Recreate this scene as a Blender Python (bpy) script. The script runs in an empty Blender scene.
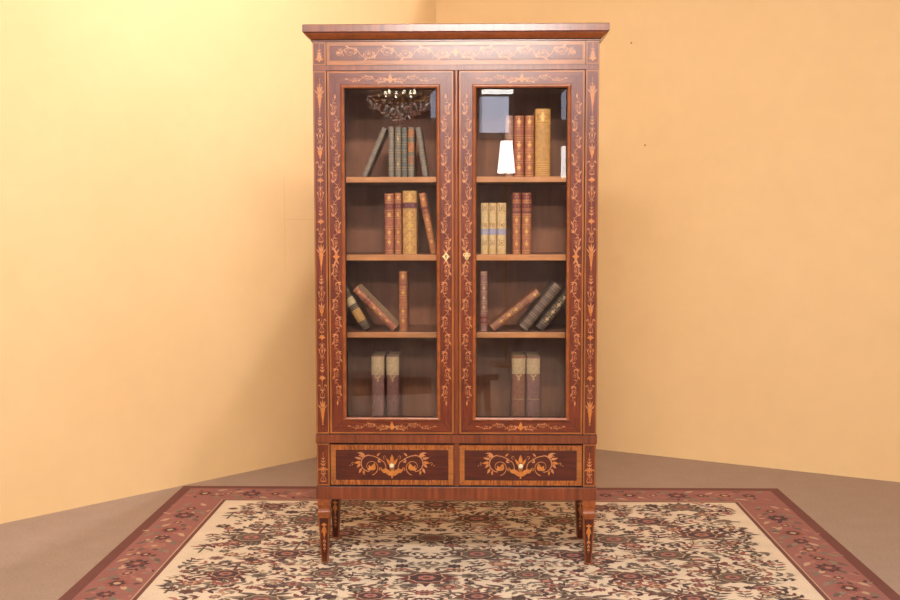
import bpy, math, random
from mathutils import Matrix, Vector
PI = math.pi
sc = bpy.context.scene
C = sc.collection
rnd = random.Random(7)

# ------------------------------------------------------------------ helpers
def lin(r, g, b):
    f = lambda c: (c/255/12.92) if c/255 <= 0.04045 else ((c/255+0.055)/1.055)**2.4
    return (f(r), f(g), f(b), 1)

def tag(o, label=None, cat=None, group=None, kind=None):
    if label: o['label'] = label
    if cat: o['category'] = cat
    if group: o['group'] = group
    if kind: o['kind'] = kind
    return o

def empty(name, loc=(0, 0, 0), parent=None):
    o = bpy.data.objects.new(name, None); C.objects.link(o)
    o.location = loc; o.empty_display_size = .1
    if parent: o.parent = parent
    return o

class MB:
    """collects faces of one part"""
    def __init__(s): s.v = []; s.f = []; s.m = []; s.mats = []
    def mi(s, mat):
        if mat not in s.mats: s.mats.append(mat)
        return s.mats.index(mat)
    def add(s, vs, fs, mat):
        n = len(s.v); s.v += [tuple(p) for p in vs]; k = s.mi(mat)
        for f in fs: s.f.append([i+n for i in f]); s.m.append(k)
    def box(s, x0, x1, y0, y1, z0, z1, mat):
        vs = [(x0,y0,z0),(x1,y0,z0),(x1,y1,z0),(x0,y1,z0),(x0,y0,z1),(x1,y0,z1),(x1,y1,z1),(x0,y1,z1)]
        s.add(vs, [(3,2,1,0),(4,5,6,7),(0,1,5,4),(1,2,6,5),(2,3,7,6),(3,0,4,7)], mat)
    def lathe(s, prof, mat, n=24, c=(0,0,0), axis='z'):
        vs = []; fs = []
        for r, h in prof:
            for i in range(n):
                a = 2*PI*i/n
                if axis == 'z': vs.append((c[0]+r*math.cos(a), c[1]+r*math.sin(a), c[2]+h))
                else: vs.append((c[0]+r*math.cos(a), c[1]-h, c[2]+r*math.sin(a)))
        for j in range(len(prof)-1):
            for i in range(n):
                k = (i+1) % n; fs.append((j*n+i, j*n+k, (j+1)*n+k, (j+1)*n+i))
        fs.append(tuple(range(n-1, -1, -1))); fs.append(tuple(range((len(prof)-1)*n, len(prof)*n)))
        s.add(vs, fs, mat)
    def tube(s, pts, r, mat, n=8):
        P = [Vector(p) for p in pts]; vs = []; fs = []
        for i, p in enumerate(P):
            t = (P[min(i+1, len(P)-1)]-P[max(i-1, 0)]).normalized()
            a = t.orthogonal().normalized() if i == 0 else (a - t*a.dot(t)).normalized()
            b = t.cross(a)
            rr = r[i] if isinstance(r, (list, tuple)) else r
            for k in range(n):
                w = 2*PI*k/n; vs.append(p+a*rr*math.cos(w)+b*rr*math.sin(w))
        for i in range(len(P)-1):
            for k in range(n):
                q = (k+1) % n; fs.append((i*n+k, i*n+q, (i+1)*n+q, (i+1)*n+k))
        fs.append(tuple(range(n-1, -1, -1))); fs.append(tuple(range((len(P)-1)*n, len(P)*n)))
        s.add(vs, fs, mat)
    def build(s, name, parent=None, bevel=0, smooth=False):
        me = bpy.data.meshes.new(name); me.from_pydata(s.v, [], s.f)
        for m in s.mats: me.materials.append(m)
        me.polygons.foreach_set('material_index', s.m)
        if smooth: me.polygons.foreach_set('use_smooth', [True]*len(s.f))
        me.update()
        o = bpy.data.objects.new(name, me); C.objects.link(o)
        if parent: o.parent = parent
        if bevel:
            b = o.modifiers.new('bevel', 'BEVEL'); b.width = bevel; b.segments = 2; b.limit_method = 'ANGLE'
        return o

# ------------------------------------------------------------------ materials
def newmat(name):
    m = bpy.data.materials.new(name); m.use_nodes = True
    nt = m.node_tree; return m, nt, nt.nodes['Principled BSDF']

def plain(name, col, rough=.5, metal=0, coat=0, emit=None, es=1):
    m, nt, b = newmat(name)
    b.inputs['Base Color'].default_value = col; b.inputs['Roughness'].default_value = rough
    b.inputs['Metallic'].default_value = metal; b.inputs['Coat Weight'].default_value = coat
    if emit: b.inputs['Emission Color'].default_value = emit; b.inputs['Emission Strength'].default_value = es
    return m

def grain(name, c1, c2, scale, rot=(0, 0, 0), rough=.3, coat=.25, bump=.0, lo=.3, hi=.7, nscale=1.0, var=.35):
    """streaky two-tone texture: wood, leather, plaster"""
    m, nt, b = newmat(name); N = nt.nodes; L = nt.links
    tc = N.new('ShaderNodeTexCoord'); mp = N.new('ShaderNodeMapping')
    mp.inputs['Scale'].default_value = scale; mp.inputs['Rotation'].default_value = rot
    L.new(tc.outputs['Object'], mp.inputs['Vector'])
    n = N.new('ShaderNodeTexNoise'); n.inputs['Scale'].default_value = nscale; n.inputs['Detail'].default_value = 6
    n.inputs['Roughness'].default_value = .6
    L.new(mp.outputs['Vector'], n.inputs['Vector'])
    r = N.new('ShaderNodeValToRGB'); r.color_ramp.elements[0].position = lo; r.color_ramp.elements[1].position = hi
    r.color_ramp.elements[0].color = c1; r.color_ramp.elements[1].color = c2
    L.new(n.outputs['Fac'], r.inputs['Fac'])
    n2 = N.new('ShaderNodeTexNoise'); n2.inputs['Scale'].default_value = 9
    L.new(tc.outputs['Object'], n2.inputs['Vector'])
    hs = N.new('ShaderNodeHueSaturation')
    mr = N.new('ShaderNodeMapRange'); mr.inputs['To Min'].default_value = 1-var; mr.inputs['To Max'].default_value = 1+var
    L.new(n2.outputs['Fac'], mr.inputs['Value']); L.new(mr.outputs['Result'], hs.inputs['Value'])
    L.new(r.outputs['Color'], hs.inputs['Color']); L.new(hs.outputs['Color'], b.inputs['Base Color'])
    b.inputs['Roughness'].default_value = rough; b.inputs['Coat Weight'].default_value = coat; b.inputs['Coat Roughness'].default_value = .15
    if bump:
        bp = N.new('ShaderNodeBump'); bp.inputs['Strength'].default_value = bump; bp.inputs['Distance'].default_value = .002
        L.new(n.outputs['Fac'], bp.inputs['Height']); L.new(bp.outputs['Normal'], b.inputs['Normal'])
    return m

W_d, W_l = lin(84, 28, 18), lin(128, 52, 32)
M = {}
M['field_v'] = grain('rosewood upright grain', lin(78,27,10), lin(120,49,18), (160, 160, 14))
M['field_h'] = grain('rosewood level grain', lin(78,27,10), lin(120,49,18), (14, 160, 160))
M['field_x'] = grain('dark drawer veneer', lin(54,17,10), lin(90,33,17), (14, 160, 160))
M['field_y'] = grain('dark leg veneer', lin(54,17,10), lin(90,33,17), (160, 160, 14))
M['rail_x'] = grain('crossbanded kingwood', lin(92,42,22), lin(136,70,38), (70, 70, 4))
M['band_v'] = grain('tulipwood banding upright', lin(134,75,32), lin(168,102,46), (150, 150, 12))
M['band_h'] = grain('tulipwood banding level', lin(134,75,32), lin(168,102,46), (12, 150, 150))
M['band_d'] = grain('tulipwood banding slanted', lin(112,54,18), lin(176,102,44), (150, 40, 26), rot=(0, .75, 0), lo=.38, hi=.62)
M['band_e'] = grain('tulipwood banding slanted back', lin(112,54,18), lin(176,102,44), (150, 40, 26), rot=(0, -.75, 0), lo=.38, hi=.62)
M['bead'] = grain('mahogany bead', lin(122,62,28), lin(154,84,40), (60, 60, 40), rough=.3)
M['string'] = plain('boxwood stringing', lin(190,126,72), .35, coat=.2)
M['dark'] = plain('joint line', lin(44,18,12), .6)
M['side'] = grain('mahogany side veneer', lin(90,40,24), lin(132,66,40), (40, 40, 5))
M['inside'] = grain('dull mahogany lining', lin(124,76,50), lin(152,98,66), (30, 30, 4), rough=.6, coat=0)
M['shelf'] = grain('polished shelf lipping', lin(186,118,66), lin(212,146,88), (8, 60, 60), rough=.35)
M['inlay'] = grain('satinwood inlay', lin(172,110,66), lin(198,134,86), (60, 60, 60), rough=.35, var=.2)
M['inlay_o'] = grain('amber inlay', lin(172,100,40), lin(204,130,58), (60, 60, 60), rough=.35, var=.2)
M['brass'] = plain('worn brass', lin(236,206,150), .35, .2)
M['tool'] = plain('brown tooling', lin(150,100,56), .5)
M['ivory'] = plain('ivory', lin(232,212,176), .25, coat=.5)
M['black'] = plain('keyhole', lin(12,8,6), .8)
M['pages'] = grain('aged page edges', lin(170,140,100), lin(205,178,134), (4, 60, 300), rough=.8, coat=0)
M['gilt'] = plain('gilt tooling', lin(222,172,92), .35, .25)
M['palegilt'] = plain('faded gilt tooling', lin(206,170,120), .45, .1)

def glassmat():
    m = bpy.data.materials.new('cabinet glass'); m.use_nodes = True; nt = m.node_tree; N = nt.nodes
    N.remove(N['Principled BSDF'])
    t = N.new('ShaderNodeBsdfTransparent'); g = N.new('ShaderNodeBsdfGlossy'); g.inputs['Roughness'].default_value = .006
    t.inputs['Color'].default_value = (.975, .972, .965, 1)
    fr = N.new('ShaderNodeFresnel'); fr.inputs['IOR'].default_value = 1.6
    mx = N.new('ShaderNodeMixShader')
    nt.links.new(fr.outputs[0], mx.inputs[0]); nt.links.new(t.outputs[0], mx.inputs[1]); nt.links.new(g.outputs[0], mx.inputs[2])
    nt.links.new(mx.outputs[0], N['Material Output'].inputs[0])
    return m
M['glass'] = glassmat()

# ------------------------------------------------------------------ flat ornament drawn in (u, v)
class Orn:
    def __init__(s): s.p = []
    def poly(s, pts, mat='inlay'): s.p.append((list(pts), mat))
    def ribbon(s, pts, w0, w1=None, mat='inlay'):
        w1 = w0 if w1 is None else w1; n = len(pts)
        Lf = []; Rt = []
        for i, (u, v) in enumerate(pts):
            a = pts[max(i-1, 0)]; b = pts[min(i+1, n-1)]
            du, dv = b[0]-a[0], b[1]-a[1]; l = math.hypot(du, dv) or 1
            w = (w0+(w1-w0)*i/(n-1))/2
            Lf.append((u-dv/l*w, v+du/l*w)); Rt.append((u+dv/l*w, v-du/l*w))
        for i in range(n-1): s.p.append(([Rt[i], Rt[i+1], Lf[i+1], Lf[i]], mat))
    def spiral(s, c, r0, r1, a0, turn, w0, w1, mat='inlay', n=26):
        pts = []
        for i in range(n+1):
            t = i/n; r = r0+(r1-r0)*t; a = a0+turn*t
            pts.append((c[0]+r*math.cos(a), c[1]+r*math.sin(a)))
        s.ribbon(pts, w0, w1, mat); return pts[-1]
    def leaf(s, p, ang, L, W, mat='inlay', bend=0):
        lo = []; up = []
        for i in range(7):
            t = i/6; w = W/2*math.sin(PI*t**.7); x = L*t; y = bend*L*math.sin(PI*t)*.5
            up.append((x, y+w)); lo.append((x, y-w))
        ca, sa = math.cos(ang), math.sin(ang)
        s.p.append(([(p[0]+x*ca-y*sa, p[1]+x*sa+y*ca) for x, y in lo+up[-2:0:-1]], mat))
    def flower(s, c, r, n=5, mat='inlay_o', ph=PI/2):
        for k in range(n): s.leaf(c, ph+2*PI*k/n, r, r*.62, mat)
        s.disc(c, r*.28, mat)
    def disc(s, c, r, mat='inlay', n=10): s.poly([(c[0]+r*math.cos(2*PI*k/n), c[1]+r*math.sin(2*PI*k/n)) for k in range(n)], mat)
    def star(s, c, r, r2=None, mat='inlay_o'):
        r2 = r2 or r
        for k in range(4): s.leaf(c, PI/2*k, r if k % 2 else r2, (r+r2)*.32, mat)
        s.disc(c, r*.3, mat)
    def sym(s, fn, *a):
        k = len(s.p); fn(s, *a)
        for pts, mat in s.p[k:]: s.p.append(([(-u, v) for u, v in pts][::-1], mat)) if False else None
        new = [([(-u, v) for u, v in pts][::-1], mat) for pts, mat in s.p[k:]]
        s.p += new
    def put(s, mb, fn):
        for i, (pts, mat) in enumerate(s.p):
            mb.add([fn(u, v, (i % 12)*4e-6) for u, v in pts], [tuple(range(len(pts)))], M[mat])

def flat(y, ou=0, ov=0, rot=0, sc_=1, flip=1):
    """(u,v) onto the plane y, seen from -y; rot 1 turns u into the upward direction"""
    def f(u, v, e):
        if rot: u, v = v*flip, u
        else: u = u*flip
        return (ou+u*sc_, y-.0004-e, ov+v*sc_)
    return f

def rinceau(o, u0, n, lam, A, d=1, s0=1, thick=.0026, fl=.0065, taper=0):
    """a scrolling vine of n half waves starting at u0 running in direction d"""
    pts = []
    for i in range(n*12+1):
        t = i/12; sn = math.sin(PI*t); pts.append((u0+d*t*lam, s0*A*math.copysign(abs(sn)**.62, sn)*(1-taper*t/n)))
    o.ribbon(pts, thick, thick*(.6 if taper else 1))
    s = s0
    for k in range(n):
        q = 1-taper*(k+.5)/n
        c = (u0+d*(k+.5)*lam, s*A*.08*q); r = min(.40*lam, .98*A)*q
        a0 = PI if d > 0 else 0
        o.spiral(c, r*.94, r*.36, a0+.5*s*d, -s*d*PI*2.5, thick*.8, thick*.45)
        if k % 4 == 0: o.flower(c, fl*q, 5)
        else: o.leaf((c[0]-d*fl*.6*q, c[1]-s*fl*.3*q), (0 if d > 0 else PI)+s*d*.5, fl*1.3*q, fl*.8*q, 'inlay_o' if k % 4 == 2 else 'inlay'); o.disc((c[0]+d*fl*.5*q, c[1]+s*fl*.4*q), .0016*q)
        j = (u0+d*k*lam, 0)
        base = 0 if d > 0 else PI
        for aa, L in ((.95, .30), (1.5, .24), (-.55, .26)):
            o.leaf((j[0]+d*lam*.12, s*A*.34*q), base+s*d*aa, lam*L*q, lam*.085*q, bend=.25*s)
        o.leaf((u0+d*(k+.55)*lam, s*A*q), base+s*d*.5, lam*.26*q, lam*.09*q)
        o.leaf((u0+d*(k+.80)*lam, s*A*.62*q), base-s*d*1.9, lam*.20*q, lam*.07*q)
        o.disc((u0+d*(k+.97)*lam, s*A*.8*q), .0019*q, 'inlay_o', 6)
        s = -s
    o.leaf(pts[-1], (0 if d > 0 else PI), lam*.3, lam*.10)

# ------------------------------------------------------------------ the cabinet
HW, DEP = .55, .40
cab = empty('display_cabinet')
tag(cab, 'tall inlaid rosewood display cabinet with two glazed doors standing on the floral rug', 'cabinet')

# side panels, back, bottom, top
for s in (-1, 1):
    b = MB(); x0, x1 = sorted((s*.55, s*.515)); b.box(x0, x1, .012, DEP, .262, 2.05, M['side'])
    b.box(x0 if s > 0 else x1-.003, (x0+.003) if s > 0 else x1, .012, .012+1e-4, .55, 1.93, M['inside'])
    ib = sorted((s*.515, s*.5135)); b.box(ib[0], ib[1], .013, .384, .53, 1.935, M['inside'])
    b.build('side_panel', cab)
b = MB(); b.box(-.515, .515, .385, DEP, .262, 2.05, M['inside']); b.build('back_panel', cab)
b = MB(); b.box(-.515, .515, .012, .385, .500, .524, M['inside']); b.build('bottom_panel', cab)
b = MB(); b.box(-.515, .515, .012, .385, 1.94, 1.96, M['inside']); b.build('top_panel', cab)

def sweep3(mb, prof, mats):
    """profile (overhang, z) run along left, front and right with mitred corners"""
    for i in range(len(prof)-1):
        (o0, z0), (o1, z1) = prof[i], prof[i+1]
        P = lambda o, z: [(-HW-o, DEP, z), (-HW-o, -o, z), (HW+o, -o, z), (HW+o, DEP, z)]
        mb.add(P(o0, z0)+P(o1, z1), [(k, k+1, k+5, k+4) for k in range(3)], mats[i])
# cornice: cove, fillet and crossbanded slab
b = MB()
prof = [(0, 2.046), (.004, 2.047), (.004, 2.051), (.007, 2.055), (.013, 2.060), (.021, 2.0665), (.028, 2.0735), (.0285, 2.0765), (.0325, 2.0775), (.034, 2.080), (.034, 2.1045), (.032, 2.107)]
mats = [M['dark'], M['side'], M['dark'], M['bead'], M['bead'], M['bead'], M['side'], M['dark'], M['rail_x'], M['rail_x'], M['rail_x']]
sweep3(b, prof, mats)
o_ = .032; b.add([(-HW-o_, DEP, 2.107), (-HW-o_, -o_, 2.107), (HW+o_, -o_, 2.107), (HW+o_, DEP, 2.107)], [(0, 1, 2, 3)], M['side'])
b.add([(-HW, DEP, 2.046), (-HW, 0, 2.046), (HW, 0, 2.046), (HW, DEP, 2.046)], [(3, 2, 1, 0)], M['side'])
b.add([(-HW-.03, DEP, 2.046), (HW+.03, DEP, 2.046), (HW+.03, DEP, 2.107), (-HW-.03, DEP, 2.107)], [(3, 2, 1, 0)], M['side'])
b.build('cornice', cab)

# frieze with its scroll inlay
b = MB()
b.box(-.497, .497, .002, .03, 1.957, 2.046, M['rail_x'])
def rect(mb, x0, x1, z0, z1, y, mat): mb.add([(x0, y, z0), (x1, y, z0), (x1, y, z1), (x0, y, z1)], [(0, 1, 2, 3)], mat)
def border(mb, x0, x1, z0, z1, w, y, mh, mv):
    a, c, d, e = x0+w, x1-w, z0+w, z1-w
    mb.add([(x0, y, z0), (x1, y, z0), (c, y, d), (a, y, d)], [(0, 1, 2, 3)], mh)
    mb.add([(x0, y, z1), (x1, y, z1), (c, y, e), (a, y, e)], [(3, 2, 1, 0)], mh)
    mb.add([(x0, y, z0), (a, y, d), (a, y, e), (x0, y, z1)], [(0, 1, 2, 3)], mv)
    mb.add([(x1, y, z0), (c, y, d), (c, y, e), (x1, y, z1)], [(3, 2, 1, 0)], mv)
def stringing(mb, x0, x1, z0, z1, y, w=.0022, mat=None):
    border(mb, x0, x1, z0, z1, w, y, mat or M['string'], mat or M['string'])
rect(b, -.497, .497, 1.9585, 2.0455, .0012, M['band_h'])
rect(b, -.483, .483, 1.9775, 2.0295, .0008, M['field_h'])
stringing(b, -.4845, .4845, 1.976, 2.031, .0006, .0016, M['dark'])
o = Orn()
for d in (-1, 1):
    rinceau(o, d*.018, 6, .0705, .0200, d, -1, .0026, .0068)
    o.spiral((d*.450, .002), .0145, .004, PI*.5 if d > 0 else PI*.5, d*PI*2.6, .0024, .0014); o.flower((d*.450, .002), .006, 5)
    o.ribbon([(d*(.430+.02*t), -.012+.028*math.sin(t*1.6)) for t in (0, .25, .5, .75, 1)], .0026)
o.star((0, .002), .013, .018); o.leaf((0, -.016), PI/2, .034, .012); o.flower((0, .004), .010, 6)
o.put(b, flat(.0004, 0, 2.0035))
b.build('frieze', cab)

# top rail, mid rail, apron
b = MB(); b.box(-.55, .55, 0, .03, 1.9365, 1.957, M['rail_x']); stringing(b, -.549, .549, 1.9368, 1.9568, -.0003, .0012, M['dark']); b.build('top_rail', cab, .001)
b = MB(); b.box(-.553, .553, -.004, .03, .4885, .5205, M['rail_x']); b.box(-.5515, .5515, -.002, .03, .4862, .4885, M['dark']); b.box(-.5515, .5515, -.002, .03, .5205, .523, M['dark']); b.build('middle_rail', cab)
b = MB(); b.box(-.553, .553, -.004, DEP, .2622, .3125, M['rail_x']); b.box(-.5515, .5515, -.002, .03, .3125, .3155, M['dark']); b.build('apron', cab, .0015)

# pilasters with candelabra inlay
def motif_pod(o, v):
    o.poly([(0, v), (.003, v+.006), (.0045, v+.02), (.0082, v+.045), (.0095, v+.058), (.004, v+.062), (-.004, v+.062), (-.0095, v+.058), (-.0082, v+.045), (-.0045, v+.02), (-.003, v+.006)], 'inlay_o')
    o.disc((0, v-.003), .0035, 'inlay_o')
    for s in (-1, 1):
        o.leaf((s*.006, v+.058), PI/2-s*.75, .024, .006); o.leaf((s*.003, v+.062), PI/2-s*.3, .030, .007)
        o.disc((s*.0125, v+.05), .0016)
    o.leaf((0, v+.060), PI/2, .036, .008, 'inlay_o'); return .098
def motif_cross(o, v):
    for s in (-1, 1):
        o.ribbon([(s*.0105*math.cos(PI*t/6), v+.05*t/6) for t in range(7)], .0018)
        o.leaf((s*.0105, v), PI/2+s*1.9, .012, .005); o.leaf((s*.0105, v+.05), PI/2-s*2.2, .014, .005)
        o.leaf((s*.002, v+.025), PI/2-s*.9, .013, .004)
    o.ribbon([(0, v-.004), (0, v+.054)], .0014); o.disc((0, v+.025), .003, 'inlay_o'); return .056
def motif_star(o, v):
    o.star((0, v+.014), .0115, .016); 
    for s in (-1, 1): o.leaf((0, v+.014), PI/2-s*.8, .014, .004)
    return .031
def motif_lyre(o, v):
    for s in (-1, 1):
        o.ribbon([(s*(.0012+.0105*math.sin(PI*t/10)), v+.004*t) for t in range(11)], .0020)
        o.spiral((s*.0060, v+.046), .0052, .0015, 0 if s > 0 else PI, s*PI*2.2, .0016, .0010)
        o.spiral((s*.0060, v-.002), .0046, .0015, 0 if s > 0 else PI, -s*PI*2.0, .0016, .0010)
        o.leaf((s*.010, v+.02), PI/2-s*.5, .014, .0045)
    o.poly([(0, v+.010), (.0042, v+.022), (0, v+.034), (-.0042, v+.022)], 'inlay_o')
    o.leaf((0, v+.034), PI/2, .018, .006); return .055
def motif_husk(o, v):
    for k in range(3):
        w = 1-.18*k
        for s in (-1, 1): o.leaf((0, v+.013*k), PI/2-s*.72, .0165*w, .0052*w)
        o.leaf((0, v+.013*k), PI/2, .013*w, .004*w, 'inlay_o')
    o.ribbon([(0, v), (0, v+.05)], .0014); o.disc((0, v+.052), .0022, 'inlay_o'); return .056
def motif_urn(o, v):
    o.poly([(.005, v), (.0022, v+.006), (.008, v+.016), (.0095, v+.026), (.006, v+.030), (-.006, v+.030), (-.0095, v+.026), (-.008, v+.016), (-.0022, v+.006), (-.005, v)], 'inlay_o')
    for s in (-1, 1):
        o.leaf((s*.003, v+.030), PI/2-s*.6, .020, .006); o.spiral((s*.0105, v+.030), .0035, .001, 0, s*PI*2, .0013, .0008)
    o.leaf((0, v+.030), PI/2, .026, .006); return .058
for s in (-1, 1):
    b = MB(); x0, x1 = sorted((s*.55, s*.4985))
    b.box(x0, x1, 0, .03, .3155, .4862, M['rail_x']); b.box(x0, x1, 0, .03, .523, 1.9365, M['rail_x']); b.box(x0, x1, 0, .03, 1.957, 2.046, M['rail_x'])
    cx = s*.5245
    for z0, z1 in ((.3175, .484), (.5245, 1.935), (1.9585, 2.0445)):
        rect(b, x0+.001, x1-.001, z0, z1, -.0003, M['band_v'])
        rect(b, cx-.0185, cx+.0185, z0+.006, z1-.006, -.0006, M['field_v'])
        stringing(b, cx-.0195, cx+.0195, z0+.005, z1-.005, -.0008, .0011, M['dark'])
    o = Orn(); v = .565; i = 0
    seq = [motif_pod, motif_cross, motif_star, motif_husk, motif_lyre, motif_star, motif_cross, motif_urn, motif_lyre, motif_husk]
    while v < 1.83:
        v += seq[i % len(seq)](o, v) + .006; i += 1
    motif_husk(o, 1.853); o.ribbon([(0, .56), (0, 1.90)], .0011)
    o.p = [([(u*.86, v_) for u, v_ in q_], m_) for q_, m_ in o.p]; o.put(b, flat(-.0008, cx, 0))
    o = Orn(); motif_husk(o, .395); motif_star(o, .368); motif_cross(o, .335); o.put(b, flat(-.0008, cx, 0))
    o = Orn(); motif_husk(o, 1.984); motif_star(o, 1.966); o.leaf((0,1.99), PI/2, .02, .012); o.put(b, flat(-.0008, cx, 0))
    b.build('pilaster', cab)

# ---------------------------------------------------------------- doors
def sweep4(mb, x0, x1, z0, z1, prof, mats):
    """picture-frame sweep: profile (inset, y) with mats (level, upright) per step"""
    for i in range(len(prof)-1):
        (a, y0), (c, y1) = prof[i], prof[i+1]; mh, mv = mats[i]
        q = lambda d, y: [(x0+d, y, z0+d), (x1-d, y, z0+d), (x1-d, y, z1-d), (x0+d, y, z1-d)]
        A, B = q(a, y0), q(c, y1)
        for k in range(4):
            n = (k+1) % 4; mb.add([A[k], A[n], B[n], B[k]], [(0, 1, 2, 3)], mh if k % 2 == 0 else mv)

def inlay_rail(o, n=3):
    for d in (-1, 1):
        rinceau(o, d*.012, n, .050, .0135, d, -1, .0022, .0055, taper=.45)
        o.leaf((d*.006, -.006), PI/2-d*1.1, .022, .006)
    o.leaf((0, -.016), PI/2, .036, .016, 'inlay_o'); o.leaf((0, -.004), 0, .014, .009, 'inlay_o'); o.leaf((0, -.004), PI, .014, .009, 'inlay_o')

def make_door(x0, x1, side):
    z0, z1 = .5245, 1.935; FW = .067
    b = MB()
    prof = [(0, .024), (0, -.003), (.0015, -.0045), (.0072, -.0045), (.0072, -.0040), (.052, -.0040), (.0525, -.0065), (.0555, -.0095), (.060, -.0105), (.0645, -.009), (.067, -.004), (.067, .022), (0, .024)]
    bm = (M['bead'], M['bead']); dk = (M['dark'], M['dark'])
    mats = [(M['rail_x'],)*2, bm, (M['band_h'], M['band_v']), dk, (M['field_h'], M['field_v']), dk, bm, bm, bm, bm, dk, (M['inside'],)*2]
    sweep4(b, x0, x1, z0, z1, prof, mats)
    for cx, dx in ((x0, 1), (x1, -1)):
        for cz, dz in ((z0, 1), (z1, -1)):
            o = Orn(); o.ribbon([(cx+dx*.010, cz+dz*.010), (cx+dx*.052, cz+dz*.052)], .0012, mat='dark'); o.put(b, flat(-.0040))
    xm = (x0+x1)/2; xs = (x0+.0305, x1-.0305)
    o = Orn(); inlay_rail(o); o.put(b, flat(-.0040, xm, z1-.0305))
    o = Orn(); inlay_rail(o); o.put(b, flat(-.0040, xm, z0+.0305))
    zl = 1.2215
    for k, cx in enumerate(xs):
        o = Orn(); f = 1 if k else -1
        rinceau(o, zl+.022, 9, .0650, .0130, 1, 1, .0022, .0052, taper=.12)
        rinceau(o, zl-.022, 8, .0680, .0130, -1, 1, .0022, .0052, taper=.12)
        o.put(b, flat(-.0040, cx, 0, 1, 1, f))
        outer = (k == 0) == (side < 0)
        o = Orn()
        if outer: o.star((0, 0), .019, .0145)
        for s in (-1, 1): o.leaf((0, s*.012), PI/2*s+.5, .022, .006); o.leaf((0, s*.012), PI/2*s-.5, .022, .006)
        o.put(b, flat(-.0040, cx, zl))
    dr = b.build('door', cab)
    # bevelled pane
    g = MB(); a, c, d, e = x0+.0655, x1-.0655, z0+.0655, z1-.0655; w = .024; yb, ye, yf = .0105, .0078, .0050
    V = [(a, ye, d), (c, ye, d), (c, ye, e), (a, ye, e), (a+w, yf, d+w), (c-w, yf, d+w), (c-w, yf, e-w), (a+w, yf, e-w), (a, yb, d), (c, yb, d), (c, yb, e), (a, yb, e)]
    g.add(V, [(4, 5, 6, 7), (0, 1, 5, 4), (1, 2, 6, 5), (2, 3, 7, 6), (3, 0, 4, 7), (8, 11, 10, 9), (0, 8, 9, 1), (1, 9, 10, 2), (2, 10, 11, 3), (3, 11, 8, 0)], M['glass'])
    g.build('glass_pane', dr)
    return dr, xs, zl

dl, xs, zl = make_door(-.4955, -.0075, -1)
# escutcheon with keyhole on the left door
def diamond(mb, cx, cz, y, rx, rz, mat, t=.0022):
    n = 24; P = []
    for i in range(n):
        a = 2*PI*i/n; q = (abs(math.cos(a))**.8+abs(math.sin(a))**.8)**-1.25*1.25
        k = 1.0
        P.append((cx+rx*math.cos(a)*q*k, cz+rz*math.sin(a)*q*k))
    vs = [(u, y, v) for u, v in P]+[(cx+(u-cx)*.86, y-t, cz+(v-cz)*.86) for u, v in P]
    mb.add(vs, [tuple(range(n, 2*n))]+[(i, (i+1) % n, n+(i+1) % n, n+i) for i in range(n)], mat)
b = MB(); diamond(b, xs[1], zl, -.0042, .0125, .0165, M['brass'])
b.lathe([(.0034, .0), (.0034, .0004)], M['black'], 12, (xs[1], -.0064, zl+.003), 'y'); b.box(xs[1]-.0016, xs[1]+.0016, -.0068, -.006, zl-.008, zl+.002, M['black'])
b.build('escutcheon', dl)
drr, xs2, _ = make_door(.0125, .4955, 1)
# overlapping astragal on the right door
b = MB(); pr = [(-.0078, .004), (-.0078, -.006), (-.005, -.0095), (.0, -.011), (.006, -.011), (.0105, -.0085), (.0122, -.005), (.0122, .004)]
vs = [(x, y, .5245) for x, y in pr]+[(x, y, 1.935) for x, y in pr]; n = len(pr)
b.add(vs, [(i, i+1, n+i+1, n+i) for i in range(n-1)]+[tuple(range(n-1, -1, -1)), tuple(range(n, 2*n))], M['rail_x'])
b.build('astragal', drr)
# escutcheon and key
b = MB(); diamond(b, xs2[0], zl+.004, -.0042, .010, .0125, M['brass']); b.build('escutcheon', drr)
b = MB(); kx, kz = xs2[0], zl+.004
b.tube([(kx, -.004, kz), (kx, -.030, kz)], .0028, M['brass'], 10)
b.lathe([(.0045, .024), (.0052, .026), (.0045, .028)], M['brass'], 12, (kx, 0, kz), 'y')
for k in range(3):
    a = PI/2+2*PI*k/3; c0 = (kx+.0075*math.cos(a+PI), -.034, kz+.0075*math.sin(a+PI))
    ring = [(c0[0]+.0062*math.cos(t*PI/8), c0[1], c0[2]+.0062*math.sin(t*PI/8)) for t in range(17)]
    b.tube(ring, .0019, M['brass'], 6)
b.tube([(kx, -.030, kz), (kx, -.036, kz)], .003, M['brass'], 8)
tag(b.build('key', drr), 'brass key with a trefoil bow')

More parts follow.
